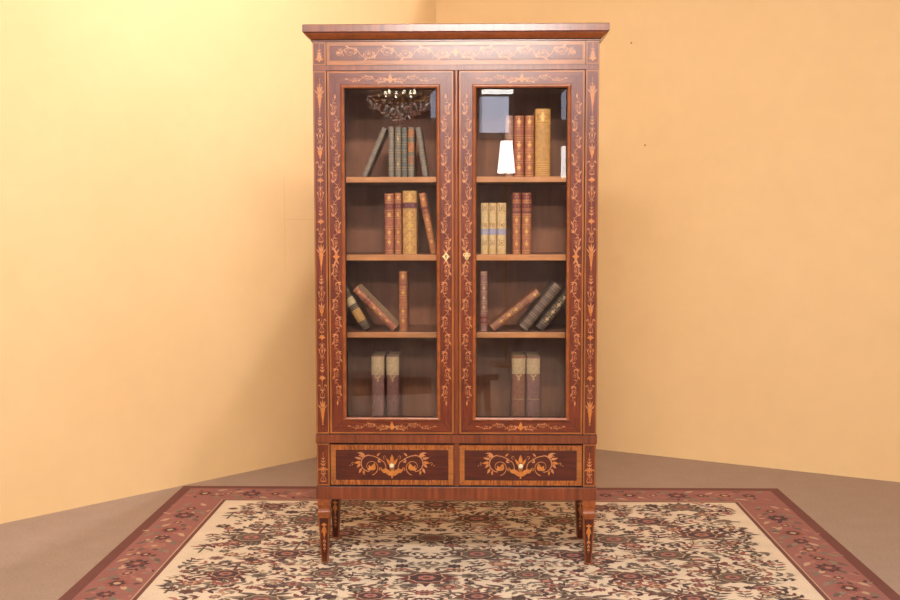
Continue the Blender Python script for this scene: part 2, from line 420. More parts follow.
# ---------------------------------------------------------------- drawers
def make_drawer(x0, x1):
    z0, z1 = .3195, .4815; b = MB()
    b.box(x0, x1, -.0035, .30, z0, z1, M['rail_x'])
    w = .0225; y = -.0040; xm = (x0+x1)/2; a, c, d, e = x0+w, x1-w, z0+w, z1-w
    # mitred slanted banding, mirrored about the middle
    b.add([(x0, y, z0), (xm, y, z0), (xm, y, d), (a, y, d)], [(0, 1, 2, 3)], M['band_d']); b.add([(xm, y, z0), (x1, y, z0), (c, y, d), (xm, y, d)], [(0, 1, 2, 3)], M['band_e'])
    b.add([(a, y, e), (xm, y, e), (xm, y, z1), (x0, y, z1)], [(0, 1, 2, 3)], M['band_e']); b.add([(xm, y, e), (c, y, e), (x1, y, z1), (xm, y, z1)], [(0, 1, 2, 3)], M['band_d'])
    b.add([(x0, y, z0), (a, y, d), (a, y, e), (x0, y, z1)], [(0, 1, 2, 3)], M['band_h']); b.add([(c, y, d), (x1, y, z0), (x1, y, z1), (c, y, e)], [(0, 1, 2, 3)], M['band_h'])
    rect(b, a, c, d, e, -.0041, M['field_x']); stringing(b, a-.0012, c+.0012, d-.0012, e+.0012, -.0043, .0022, M['dark'])
    stringing(b, x0+.0004, x1-.0004, z0+.0004, z1-.0004, -.0043, .0012, M['dark'])
    o = Orn()
    def half(o):
        # big C scroll running out from the lotus and curling round a leaf
        o.ribbon([(.018+.002*t, -.018+.010*t) for t in range(3)]+[(.026+.012*t, .010+.022*math.sin(t*PI/8)) for t in range(5)], .0022, .003)
        o.ribbon([(.074+.028*math.cos(a), .006+.0275*math.sin(a)) for a in [PI*(.5-.09*k) for k in range(12)]], .0036, .003)
        o.spiral((.070, -.006), .0275, .012, -.55*PI, -PI*1.55, .0026, .0014)
        o.leaf((.064, -.018), PI/2+.25, .026, .016, 'inlay_o'); o.leaf((.067, -.018), PI/2-.5, .021, .010, 'inlay_o'); o.leaf((.070, -.017), PI/2-1.1, .014, .007)
        # upper and outer sprays
        for a, L in ((.35, .030), (.0, .024), (-.3, .018)): o.leaf((.088, .030), a, L, .0075, bend=.3)
        o.leaf((.100, .020), .25, .024, .008); o.leaf((.103, .010), -.15, .022, .010, 'inlay_o'); o.leaf((.104, .004), -.8, .018, .008)
        o.spiral((.128, .006), .0055, .0015, -PI/2, PI*1.8, .0018, .001); o.disc((.138, -.001), .0018)
        o.leaf((.100, -.010), -1.1, .020, .008); o.leaf((.094, -.018), -1.7, .015, .007, 'inlay_o')
        o.leaf((.050, .030), PI*.75, .016, .006); o.leaf((.040, .024), -PI*.35, .016, .006)
        o.spiral((.024, .027), .006, .002, -PI*.5, PI*1.8, .0018, .001); o.leaf((.036, .012), -.2, .012, .005)
        # acanthus foot
        o.leaf((.002, -.036), .55, .042, .015, 'inlay_o', .25); o.leaf((.010, -.030), .95, .026, .010, 'inlay_o'); o.leaf((.022, -.026), .75, .022, .009, 'inlay_o')
        o.spiral((.037, -.012), .006, .002, -PI*.4, PI*1.6, .0030, .0014, 'inlay_o')
        o.leaf((.003, -.002), 1.0, .030, .009, 'inlay_o'); o.leaf((.002, -.020), 1.25, .02, .006)
    o.sym(half)
    o.leaf((0, -.040), PI/2, .034, .012, 'inlay_o'); o.leaf((0, .006), PI/2, .030, .013, 'inlay_o'); o.disc((0, -.041), .003, 'inlay_o')
    o.put(b, flat(-.0043, xm, .400, 0, 1.2))
    dw = b.build('drawer', cab)
    k = MB(); k.lathe([(.004, 0), (.0035, .004), (.0042, .008), (.0080, .011), (.0098, .0155), (.0090, .0195), (.0055, .0225), (.001, .0235)], M['ivory'], 20, (xm, -.0043, .401), 'y')
    tag(k.build('knob', dw, smooth=True), 'small round ivory knob')
make_drawer(-.4955, -.0085); make_drawer(.0125, .4955)
b = MB(); b.box(-.0075, .0115, -.001, .03, .3155, .4862, M['rail_x']); b.build('drawer_divider', cab, .0006)

# ---------------------------------------------------------------- legs
def make_leg(sx, back):
    cx = sx*.5245; cy = .364 if back else .0265
    prof = [(.2622, .0258), (.236, .0258), (.232, .0240), (.226, .0225), (.220, .0222), (.214, .0236), (.209, .0258), (.204, .0262), (.196, .0258), (.1925, .0236), (.190, .0228), (.002, .0128), (0, .0120)]
    b = MB(); vs = []; fs = []
    for z, r in prof: vs += [(cx-r, cy-r, z), (cx+r, cy-r, z), (cx+r, cy+r, z), (cx-r, cy+r, z)]
    for i in range(len(prof)-1):
        for k in range(4): n = (k+1) % 4; fs.append((i*4+k, i*4+n, i*4+4+n, i*4+4+k)[::-1])
    fs.append((0, 1, 2, 3)); m = len(prof)*4; fs.append((m-1, m-2, m-3, m-4))
    b.add(vs, fs, M['bead'])
    R = lambda z: .0128+(.0228-.0128)*(z-.002)/.188
    for k in range(4):
        ca, sa = math.cos(k*PI/2), math.sin(k*PI/2)
        def f(u, v, e):
            d = R(v)+.0004+e; return (cx+u*ca+d*sa, cy-d*ca+u*sa, v)
        q = Orn(); q.poly([(-R(.006)*.72, .006), (R(.006)*.72, .006), (R(.184)*.78, .184), (-R(.184)*.78, .184)], 'field_y'); q.put(b, f)
        g = lambda u, v, e: f(u, v, e+.0003)
        q = Orn()
        q.star((0, .157), .010, .012)
        for s in (-1, 1): q.leaf((0, .150), -PI/2+s*.35, .030, .007, 'inlay_o')
        q.leaf((0, .150), -PI/2, .055, .010, 'inlay_o')
        for j, z in enumerate((.098, .080, .064)):
            for s in (-1, 1): q.leaf((0, z), -PI/2+s*.4, .018-.003*j, .005)
        q.ribbon([(0, .15), (0, .045)], .0014); q.put(b, g)
    b.build('leg', cab, .0008)
for sx in (-1, 1):
    for bk in (0, 1): make_leg(sx, bk)

# ---------------------------------------------------------------- shelves
SH = {1: 1.5325, 2: 1.2280, 3: .9208, 4: .524}
for k, t in ((1, .0220), (2, .0236), (3, .0217)):
    z = SH[k]; b = MB(); b.box(-.5128, .5128, .057, .384, z-t, z, M['inside']); b.box(-.5128, .5128, .050, .057, z-t, z, M['shelf']); b.build('shelf', cab, .0015)

# ---------------------------------------------------------------- books
def leather(name, c, dark=.80, rough=.5):
    return grain(name, lin(*[v*dark for v in c]), lin(*c), (70, 70, 70), rough=rough, coat=0, bump=.25, var=.25)
LE = {k: leather(k+' leather', c) for k, c in dict(
    greygreen=(146,132,118), olive=(136,124,106), green=(114,112,102), grey=(140,128,116), red=(184,104,78), russet=(190,112,74), maroon=(134,52,50),
    gold=(222,168,98), honey=(214,156,80), cream=(242,208,150), black=(84,66,52), dark=(112,90,76), violet=(176,128,114), plum=(166,116,104), brown=(172,110,78), tan=(230,198,150), lav=(180,176,206), wine=(112,48,62), orange=(198,118,70)).items()}

def make_book(label, x, shelf, w, h, d, col, ang=0, y=.078, bands=(), label_at=None, label_col='maroon', tool='gilt', motifs=(), motif='flower', lines=(), boards=None, group=None, flipped=False):
    root = empty('book'); tag(root, label, 'book', group)
    a = math.radians(ang)
    root.location = (x, y, SH[shelf]+.0006+(w/2)*abs(math.sin(a))); root.rotation_euler = (0, a, 0)
    s = min(w*.28, .011); t = .0024; n = 12
    arc = lambda k, off=0: (-(w/2+off)*math.cos(PI*k/n), s-(s+off)*math.sin(PI*k/n)) # x, y
    zf = (lambda z: h-z) if flipped else (lambda z: z)
    c = MB(); mt = LE[col]; mb = LE[boards or col]
    vs = []; ring = [arc(k) for k in range(n+1)]; inn = [(px*.86, py+t) for px, py in ring]
    for z in (0, h): vs += [(px, py, z) for px, py in ring]+[(px, py, z) for px, py in inn]
    N = n+1; fs = []
    for k in range(n):
        fs.append((k, k+1, 2*N+k+1, 2*N+k)); fs.append((N+k+1, N+k, 3*N+k, 3*N+k+1))
        fs.append((k+1, k, N+k, N+k+1)); fs.append((2*N+k, 2*N+k+1, 3*N+k+1, 3*N+k))
    c.add(vs, fs, mt)
    for sg in (-1, 1):
        x0, x1 = sorted((sg*w/2, sg*(w/2-t))); c.box(x0, x1, s, d, 0, h, mb)
    def strip(z0, z1, off, mat, mbx, k0=0, k1=n):
        z0, z1 = sorted((zf(z0), zf(z1)))
        vs = []; m = k1-k0+1
        for z, of in ((z0, 0), (z0+min(.0008, (z1-z0)/4), off), (z1-min(.0008, (z1-z0)/4), off), (z1, 0)):
            vs += [(*arc(k, of), z) for k in range(k0, k1+1)]
        mbx.add(vs, [(r*m+k, r*m+k+1, (r+1)*m+k+1, (r+1)*m+k) for r in range(3) for k in range(m-1)], mat)
    for z in bands:
        strip(z*h-.0022, z*h+.0022, .0016, mt, c); strip(z*h+.0040, z*h+.0052, .0005, M[tool], c); strip(z*h-.0052, z*h-.0040, .0005, M[tool], c)
    for z in lines: strip(z*h-.0009, z*h+.0009, .0006, M[tool], c)
    def onspine(u, v, e):
        kk = min(1, max(-1, u/(w/2))); return (u, s-(s+.0007+e)*math.sqrt(1-kk*kk), zf(v))
    for z in motifs:
        o = Orn(); r = w*.26
        if motif == 'flower': o.flower((0, z*h), r, 5, tool); o.leaf((0, z*h-r*1.5), PI/2, r*.7, r*.4, tool); o.leaf((0, z*h+r*1.5), -PI/2, r*.7, r*.4, tool)
        elif motif == 'arabesque':
            r = w*.34
            o.poly([(0, z*h-r*1.0), (r*.55, z*h), (0, z*h+r*1.0), (-r*.55, z*h)], tool)
            for sg in (-1, 1):
                o.spiral((sg*r*.55, z*h), r*.55, r*.3, PI/2, -sg*PI*1.7, .0020, .0012, 'tool'); o.spiral((sg*r*.2, z*h+r*.9), r*.45, r*.1, -PI/2, sg*PI*1.3, .0016, .001, 'tool')
        elif motif == 'ring': 
            o.spiral((0, z*h), r*1.05, r*1.05, 0, 2*PI, .0020, .0020, 'tool'); o.disc((0, z*h), r*.45, 'tool')
            for q in range(4): o.leaf((r*1.2*math.cos(PI/4+q*PI/2), z*h+r*1.4*math.sin(PI/4+q*PI/2)), PI/4+q*PI/2, r*.6, r*.35, 'tool')
        elif motif == 'dash' and z == motifs[0]:
            o.poly([(-w*.24, z*h+.016), (w*.24, z*h+.016), (w*.20, z*h+.004), (w*.07, z*h-.001), (w*.10, z*h-.010), (0, z*h-.016), (-w*.10, z*h-.010), (-w*.07, z*h-.001), (-w*.20, z*h+.004)], tool)
        elif motif == 'dash':
            o.poly([(-w*.3, z*h-.0016), (w*.3, z*h-.0016), (w*.3, z*h+.0016), (-w*.3, z*h+.0016)], tool)
        for i, (pts, mm) in enumerate(o.p): c.add([onspine(u, v, (i % 8)*3e-5) for u, v in pts], [tuple(range(len(pts)))], M[tool] if mm == tool else M[mm])
    c.build('cover', root)
    p = MB(); p.box(-w/2+t+.0002, w/2-t-.0002, s*.5+t, d-.005, .004, h-.004, M['pages']); p.build('page_block', root)
    for q in ([] if label_at is None else [label_at] if isinstance(label_at[0], (int, float)) else label_at):
        z0, z1 = q[0]*h, q[1]*h; lb = MB(); strip(z0, z1, .0009, LE[q[2] if len(q) > 2 else label_col], lb)
        strip(z0+.0015, z0+.0027, .0014, M[tool], lb); strip(z1-.0027, z1-.0015, .0014, M[tool], lb)
        o = Orn(); zc = (z0+z1)/2
        if z1-z0 > .016: o.ribbon([(-w*.26, zc), (w*.26, zc)], .0022)
        for pts, mm in o.p: lb.add([onspine(u, v, .0012) for u, v in pts], [tuple(range(len(pts)))], M[tool])
        lb.build('title_label', root)
    return root

B5 = (.17, .34, .51, .68, .84)
G1 = 'books on the top shelf of the left door'; G2 = 'books on the second shelf of the left door'; G3 = 'books on the third shelf of the left door'; G4 = 'tall books on the floor of the left side'
H1 = 'books on the top shelf of the right door'; H2 = 'books on the second shelf of the right door'; H3 = 'books on the third shelf of the right door'; H4 = 'tall books on the floor of the right side'
mk = make_book
# left door, top shelf
mk('grey-green book leaning right at the left end of the top left shelf', -.3625, 1, .0195, .205, .13, 'greygreen', 23.4, bands=B5, tool='palegilt', group=G1)
mk('upright greyish-green leather book that the leaning one rests on, top left shelf', -.2556, 1, .0217, .197, .14, 'greygreen', bands=B5, tool='palegilt', group=G1)
mk('mottled olive leather book second of the four upright on the top left shelf', -.2286, 1, .0240, .195, .14, 'olive', bands=B5, tool='palegilt', motifs=(.26, .76), group=G1)
mk('slim dark green leather book third of the four upright on the top left shelf', -.2033, 1, .0213, .193, .14, 'green', bands=B5, tool='palegilt', group=G1)
mk('olive book with orange spine patches, top left shelf', -.1773, 1, .0245, .195, .14, 'olive', bands=(.17, .34), label_at=((.80, .95, 'orange'), (.50, .70, 'orange'), (.26, .42, 'brown')), tool='palegilt', group=G1)
mk('grey-green book leaning left against the orange-patched one, top left shelf', -.1205, 1, .0218, .194, .14, 'grey', -8.7, bands=B5, tool='palegilt', group=G1)
# left door, second shelf
mk('thick red-brown book with gilt flowers leftmost on the second left shelf', -.2648, 2, .0365, .240, .15, 'red', label_at=((.73, .84),), bands=(.28, .44, .60, .70, .87), motifs=(.93, .65, .36, .20), lines=(.02, .06, .98), group=G2)
mk('thinner red-brown book beside the thick gold one on the second left shelf', -.2297, 2, .0266, .242, .15, 'russet', label_at=((.73, .84),), bands=(.28, .44, .60, .70, .87), motifs=(.93, .65, .36, .20), lines=(.02, .06, .98), group=G2)
mk('thick gold book with purple label band on the second left shelf', -.1839, 2, .0560, .250, .16, 'gold', label_at=((.72, .82, 'wine'),), bands=(.20, .37, .53, .70), motifs=(.10, .29, .45, .62, .90), motif='arabesque', lines=(.02, .98, .84), group=G2)
mk('orange-brown book leaning left against the thick gold one', -.0880, 2, .0257, .243, .15, 'orange', -11.3, label_at=((.72, .78), (.66, .70)), bands=(.30, .48, .62, .82), motifs=(.90, .56, .4, .2), lines=(.02, .98), group=G2)
# left door, third shelf
mk('black book with pale gilt spine leaning at the far left of the third left shelf', -.357, 3, .0350, .268, .15, 'black', -30.3, label_at=((.62, .76, 'greygreen'), (.42, .54, 'tan'), (.14, .34, 'honey')), bands=(.1, .38, .58, .80), motifs=(.24, .48, .69), tool='palegilt', group=G3)
mk('brown book with gilt flowers leaning steeply left on the third left shelf', -.2440, 3, .0290, .226, .15, 'red', -44.5, label_at=((.70, .75), (.63, .68)), bands=(.30, .44, .58, .80), motifs=(.90, .52, .37, .2), boards='tan', lines=(.02, .98), group=G3)
mk('russet book standing upright alone on the third left shelf', -.2115, 3, .0319, .239, .15, 'russet', label_at=((.76, .80), (.82, .86)), bands=(.26, .42, .58, .72), motifs=(.92, .65, .34, .18), lines=(.02, .98), group=G3)
# left door, bottom
LB4 = ((.74, .985, 'tan'),)
mk('tall plum book with cream label left of the bottom left pair', -.3138, 4, .0500, .298, .19, 'violet', label_at=LB4, motifs=(.70, .46, .40, .38), motif='dash', tool='palegilt', lines=(.06,), group=G4)
mk('tall plum book with cream label right of the bottom left pair', -.2542, 4, .0490, .298, .19, 'plum', label_at=LB4, motifs=(.70, .46, .40, .38), motif='dash', tool='palegilt', lines=(.06,), group=G4)
# right door, top
mk('faded pinkish book leftmost on the top right shelf', .2085, 1, .0322, .238, .15, 'violet', bands=(.25, .42, .60, .66, .80), motifs=(.90, .52, .33, .15), tool='palegilt', group=H1)  # pinkish tone is the overlaid pane reflection, put into the leather colour
mk('red-brown gilt book left neighbour of the twin in the top right row', .2470, 1, .0390, .238, .15, 'red', bands=(.25, .42, .60, .66, .80), motifs=(.90, .52, .33, .15), lines=(.02, .06, .98), group=H1)
mk('russet gilt book touching the tall gold one on the top right shelf', .2882, 1, .0361, .238, .15, 'russet', bands=(.25, .42, .60, .66, .80), motifs=(.90, .52, .33, .15), lines=(.02, .06, .98), group=H1)
mk('tall thick gold book on the top right shelf', .3403, 1, .0610, .264, .17, 'honey', bands=(.80,), lines=(.03, .06, .09, .12, .15, .18, .22, .97, .94, .82), motifs=(.88,), motif='arabesque', group=H1)
# right door, second
LC = ((.38, .50, 'lav'),)
for i, (bx, bw, lb) in enumerate(((.1134, .0298, 'cream book with blue label leftmost of the three cream ones'), (.1448, .0296, 'cream book with blue label middle of the three cream ones'), (.1798, .0360, 'cream book with blue label rightmost and widest of the three cream ones'))):
    mk(lb, bx, 2, bw, .202, .14, 'cream', label_at=LC, bands=(.10, .52, .62, .80), motifs=(.90, .55+.02, .22), motif='ring', lines=(.03, .06, .98), group=H2)
RR = ((.74, .84), (.66, .72), (.88, .99))
mk('red and russet gilt book nearer the cream ones on the second right shelf', .2387, 2, .0320, .241, .15, 'russet', label_at=RR, bands=(.28, .46, .63, .86), motifs=(.93, .56, .37, .17), lines=(.02, .06), group=H2)
mk('red and russet gilt book rightmost on the second right shelf', .2784, 2, .0363, .241, .15, 'russet', label_at=RR, bands=(.28, .46, .63, .86), motifs=(.93, .56, .37, .17), lines=(.02, .06), group=H2)
# right door, third
mk('slim dull red book upright at the left end of the third right shelf', .1099, 3, .0274, .240, .15, 'plum', label_at=((.74, .80), (.82, .88)), bands=(.2, .36, .52, .68), motifs=(.28, .44, .60), lines=(.02, .05, .98), tool='palegilt', flipped=True, group=H3)
mk('brown gilt book leaning right nearest the slim upright one on the third right shelf', .1424, 3, .0317, .235, .15, 'brown', 51.7, label_at=((.66, .70), (.73, .77)), bands=(.3, .45, .6, .82), motifs=(.92, .52, .37, .2), lines=(.02, .98), group=H3)
mk('thick dark leather book leaning right in the middle of the third right shelf', .2657, 3, .0396, .222, .16, 'dark', 38.8, bands=(.15, .3, .45, .6, .75, .9), tool='palegilt', lines=(.03, .97), group=H3)
mk('blackish leather book leaning against the cabinet side on the third right shelf', .3292, 3, .0356, .262, .16, 'black', 39.5, bands=(.12, .26, .40, .54, .68, .82), motifs=(.19, .33, .47, .61, .75), tool='palegilt', group=H3)
# right door, bottom
mk('tall brown book with tan label left of the bottom right pair', .2495, 4, .0530, .298, .19, 'brown', label_at=((.76, .97, 'tan'),), motifs=(.72, .46, .44), motif='dash', tool='palegilt', lines=(.42, .06), group=H4)
mk('tall plum book with tan label right of the bottom right pair', .3077, 4, .0530, .298, .19, 'plum', label_at=((.76, .97, 'tan'),), motifs=(.72, .46, .44), motif='dash', tool='palegilt', lines=(.42, .06), group=H4)

# ------------------------------------------------------------------ the room
COR = Vector((-.173, 2.769)); DL = Vector((-.657, -.754)).normalized(); DR = Vector((.882, -.4715)).normalized()
PL = COR+DL*4.4; PR = COR+DR*5.2; YB = -8.5; H = 3.3
def wallmat(name, c1, c2, seams=None):
    m = grain(name, lin(*c1), lin(*c2), (1.2, 1.2, 1.2), rough=.75, coat=0, var=.03, lo=.35, hi=.65)
    return m
M['wall'] = wallmat('yellow painted wall', (238,204,150), (242,209,156))
M['wallb'] = wallmat('showroom back wall', (164,152,150), (176,162,158))
M['ceil'] = plain('white ceiling', lin(214,206,200), .9)
M['floor'] = grain('taupe carpet', lin(156,136,122), lin(174,152,137), (90, 90, 90), rough=.95, coat=0, var=.08)
M['seam'] = plain('panel joint', lin(226,192,130), .8)
def wall(name, p, q, mat, t=.12, z1=H):
    p, q = Vector(p), Vector(q); d = (q-p).normalized(); nrm = Vector((-d.y, d.x))  # outward to the left of p->q
    b = MB(); a = p; c = q; e = q+nrm*t; f = p+nrm*t
    vs = [(v.x, v.y, z) for z in (0, z1) for v in (a, c, e, f)]
    b.add(vs, [(3, 2, 1, 0), (4, 5, 6, 7), (0, 1, 5, 4), (1, 2, 6, 5), (2, 3, 7, 6), (3, 0, 4, 7)], mat)
    return b
def on_wall_left(s, z, e=.0006):
    n = Vector((-DL.y, DL.x)); n = n if n.y < 0 else -n
    p = COR+DL*s+n*e; return (p.x, p.y, z)
b = wall('wall_left', PL, COR, M['wall'])
# hairline joints between the wall panels
def seamline(s0, z0, s1, z1, w=.003):
    if s0 == s1: b.add([on_wall_left(s0-w/2, z0), on_wall_left(s0+w/2, z0), on_wall_left(s0+w/2, z1), on_wall_left(s0-w/2, z1)], [(0, 1, 2, 3)], M['seam'])
    else: b.add([on_wall_left(s0, z0-w/2), on_wall_left(s1, z0-w/2), on_wall_left(s1, z0+w/2), on_wall_left(s0, z0+w/2)], [(0, 1, 2, 3)], M['seam'])
seamline(1.245, 1.10, 1.245, 1.62); seamline(1.245, 1.385, .85, 1.385)
tag(b.build('wall_left'), kind='structure')
b = wall('wall_right', COR, PR, M['wall']); tag(b.build('wall_right'), kind='structure')
b = wall('wall_side', PR, (PR.x, YB), M['wallb']); tag(b.build('wall_east'), kind='structure')
b = wall('wall_side', (PL.x, YB), PL, M['wallb']); tag(b.build('wall_west'), kind='structure')
b = wall('wall_back', (PR.x, YB), (PL.x, YB), M['wallb']); tag(b.build('wall_back'), kind='structure')
b = MB(); b.box(PL.x-.2, PR.x+.2, YB-.2, COR.y+.3, -.1, 0, M['floor']); tag(b.build('floor'), kind='structure')
b = MB(); b.box(PL.x-.2, PR.x+.2, YB-.2, COR.y+.3, H, H+.1, M['ceil']); tag(b.build('ceiling'), kind='structure')

# small nails left in the right wall
def nail(x, y, z, lb):
    k = MB(); n = Vector((DR.y, -DR.x, 0)); n = n if n.y < 0 else -n
    p = Vector((x, y, z)); t = (p.xy-COR).dot(DR); q = COR+DR*t; p = Vector((q.x, q.y, z))
    k.tube([p, p+n*.006], .0025, M['nail'], 8); k.tube([p+n*.006, p+n*.0075], .005, M['nail'], 10)
    tag(k.build('nail'), lb, 'nail', 'nails in the right wall')
M['nail'] = plain('dull nail', lin(150,110,70), .5, .5)
nail(.98, 2.15, 2.40, 'small nail high on the yellow wall right of the cornice')
nail(1.06, 2.11, 1.81, 'small nail lower on the yellow wall right of the cabinet')

# ------------------------------------------------------------------ rug
RX0, RX1, RY0, RY1 = -1.43, 1.62, -1.25, 1.262
def pile(name, c): return grain(name, lin(*[v*.86 for v in c]), lin(*c), (220, 120, 120), rough=.95, coat=0, var=.12)
RC = {k: pile('wool '+k, c) for k, c in dict(cream=(240,222,198), maroon=(122,74,68), plum=(88,60,64), brick=(162,96,84), olive=(152,134,116), moss=(116,100,90), tan=(204,172,142), dark=(92,74,68), rose=(182,124,112), grey=(134,124,112), border=(164,108,102)).items()}
x_c = -.11
b = MB(); ZR = .009
b.box(RX0, RX1, RY0, RY1, .0006, ZR, RC['cream'])
cnt = [0]; SXR = [1.0]
def rp(pts, col, layer=0):
    cnt[0] += 1; z = ZR+.0002*layer+.0003+(cnt[0] % 40)*7e-6
    b.add([(x_c+(x-x_c)*SXR[0], y, z) for x, y in pts], [tuple(range(len(pts)))], RC[col])
def rleaf(p, ang, L, W, col, layer=0, bend=0):
    o = Orn(); o.leaf(p, ang, L, W, col, bend); rp(o.p[0][0], col, layer)
def rrib(pts, w, col, layer=0):
    o = Orn(); o.ribbon(pts, w, w, col)
    for q, _ in o.p: rp(q, col, layer)
def petal(c, R, n, inn, col, layer, ph=0, sy=1):
    rp([(c[0]+math.cos(ph+PI*k/n)*(R if k % 2 == 0 else R*inn), c[1]+sy*math.sin(ph+PI*k/n)*(R if k % 2 == 0 else R*inn)) for k in range(2*n)], col, layer)
def blob(c, rx, ry, col, layer, ph=0, n=12): rp([(c[0]+rx*math.cos(2*PI*k/n), c[1]+ry*math.sin(2*PI*k/n)) for k in range(n)], col, layer)
r2 = random.Random(3)
def palmette(c, R, pal, up=1):
    A, B_, D, E_ = pal
    for k in range(-4, 5):  # fan of pointed leaves
        a = PI/2*up+k*.42; rleaf(c, a, R*(1.15-.05*abs(k)), R*.36, A if k % 2 else B_, 2)
    cc = (c[0], c[1]+up*R*.12)
    petal(cc, R*.74, 11, .86, A, 3); petal(cc, R*.60, 9, .88, 'tan', 4); petal(cc, R*.54, 9, .88, B_, 5); petal(cc, R*.36, 7, .8, E_, 6); petal(cc, R*.29, 7, .8, D, 7); blob(cc, R*.12, R*.11, A, 8)
    for s in (-1, 1): rleaf((c[0]+s*R*.2, c[1]-up*R*.5), PI/2*up-s*up*1.9, R*.7, R*.26, 'moss', 2); rleaf((c[0]+s*R*.3, c[1]-up*R*.3), PI/2*up-s*up*1.45, R*.9, R*.24, 'olive', 1)
def rosette(c, R, pal):
    petal(c, R, 8, .68, pal[0], 3); petal(c, R*.66, 6, .7, pal[1], 4); blob(c, R*.26, R*.26, pal[2], 5)
def sprig(p, ang, L, cols):
    pts = [(p[0]+L*t*math.cos(ang+.5*t), p[1]+L*t*math.sin(ang+.5*t)) for t in (0, .25, .5, .75, 1)]
    rrib(pts, .0045, cols[0], 0)
    for i, q in enumerate(pts[1:]):
        for s in (-1, 1): rleaf(q, ang+.5*i/4+s*.9, L*.32, L*.15, cols[(i+(s > 0)) % len(cols)], 1)
    rosette(pts[-1], L*.2, (cols[-1], 'tan', 'dark'))
PALS = [('maroon', 'plum', 'rose', 'dark'), ('plum', 'maroon', 'grey', 'brick'), ('dark', 'moss', 'rose', 'maroon'), ('maroon', 'plum', 'rose', 'tan')]
FX0, FX1, FY0, FY1 = RX0+.30, RX1-.30, RY0+.30, RY1-.30
SXR[0] = 1.3; sx_, sy_ = .30, .255; x_c = -.11
j = 0; y = FY1-.06
big = []
while y > FY0:
    i0 = -8
    for i in range(i0, 9):
        ax = abs(i+(.5 if j % 2 else 0)); x = x_c+(i+(.5 if j % 2 else 0))*sx_
        key = (int(ax*2)*7+j*13)
        q = random.Random(key)
        R = q.uniform(.070, .100)
        yy = y+q.uniform(-.03, .03)
        if not (FX0+.13 < x_c+(x-x_c)*1.3 < FX1-.13): continue
        palmette((x, yy), R, PALS[(int(ax*2)+j*3) % 4], 1 if (j+int(ax)) % 2 else -1); big.append((x, yy, R))
        # curling vine to the neighbours
        s = 1 if x >= x_c else -1
        vine = [(x+s*sx_*.5*t/8+.02*math.sin(t*.9), yy-sy_*.9*t/8+s*.045*math.sin(t*PI/4)) for t in range(9)]
        vine = [(vx, max(vy, FY0+.01)) for vx, vy in vine]
        rrib(vine, .0085, 'maroon' if j % 2 else 'moss', 0)
        for t in (1, 2, 3, 5, 6, 7):
            for sd in (-1, 1): rleaf(vine[t], -PI/2+sd*1.0+.3*s, q.uniform(.035, .06), .018, ('olive', 'moss', 'brick', 'grey', 'plum')[(t+j+sd) % 5], 1, .3)
        rosette(vine[4], .034, [('brick', 'tan', 'maroon'), ('rose', 'maroon', 'tan'), ('moss', 'rose', 'dark')][(j+int(ax)) % 3])
    y -= sy_; j += 1
# small sprays filling the ground, mirrored about the middle axis
n_try = 0; pts_ = []
while n_try < 9000:
    n_try += 1
    dx = r2.uniform(0, 1.75); yv = r2.uniform(FY0+.03, FY1-.02)
    if any(math.hypot(x_c+dx-bx, yv-by) < br*.9+.010 for bx, by, br in big) or any(((dx-a)/1.15)**2+(yv-c)**2 < .040**2 for a, c in pts_): continue
    pts_.append((dx, yv)); ang = r2.uniform(0, 2*PI); kind = r2.random(); L = r2.uniform(.050, .088)
    cl = r2.choice([('olive', 'moss', 'brick'), ('maroon', 'plum', 'rose'), ('grey', 'olive', 'moss'), ('moss', 'dark', 'maroon'), ('plum', 'maroon', 'dark'), ('dark', 'plum', 'grey'), ('maroon', 'olive', 'tan')])
    R = r2.uniform(.018, .032)
    for s in (-1, 1):
        c = (x_c+s*dx, yv); a = ang if s > 0 else PI-ang
        if not (FX0+.05 < x_c+(c[0]-x_c)*1.3 < FX1-.05): continue
        if kind < .66:
            rrib([(c[0]-L*.5*math.cos(a), c[1]-L*.5*math.sin(a)), c, (c[0]+L*.5*math.cos(a+.4), c[1]+L*.5*math.sin(a+.4))], .005, cl[0], 0)
            for k in range(3):
                for sd in (-1, 1): rleaf((c[0]+L*(k-1)*.4*math.cos(a), c[1]+L*(k-1)*.4*math.sin(a)), a+sd*.9, L*.48, L*.2, cl[k % 3], 1)
        else: rosette(c, R, (cl[0], cl[2], 'tan' if kind < .8 else 'dark'))
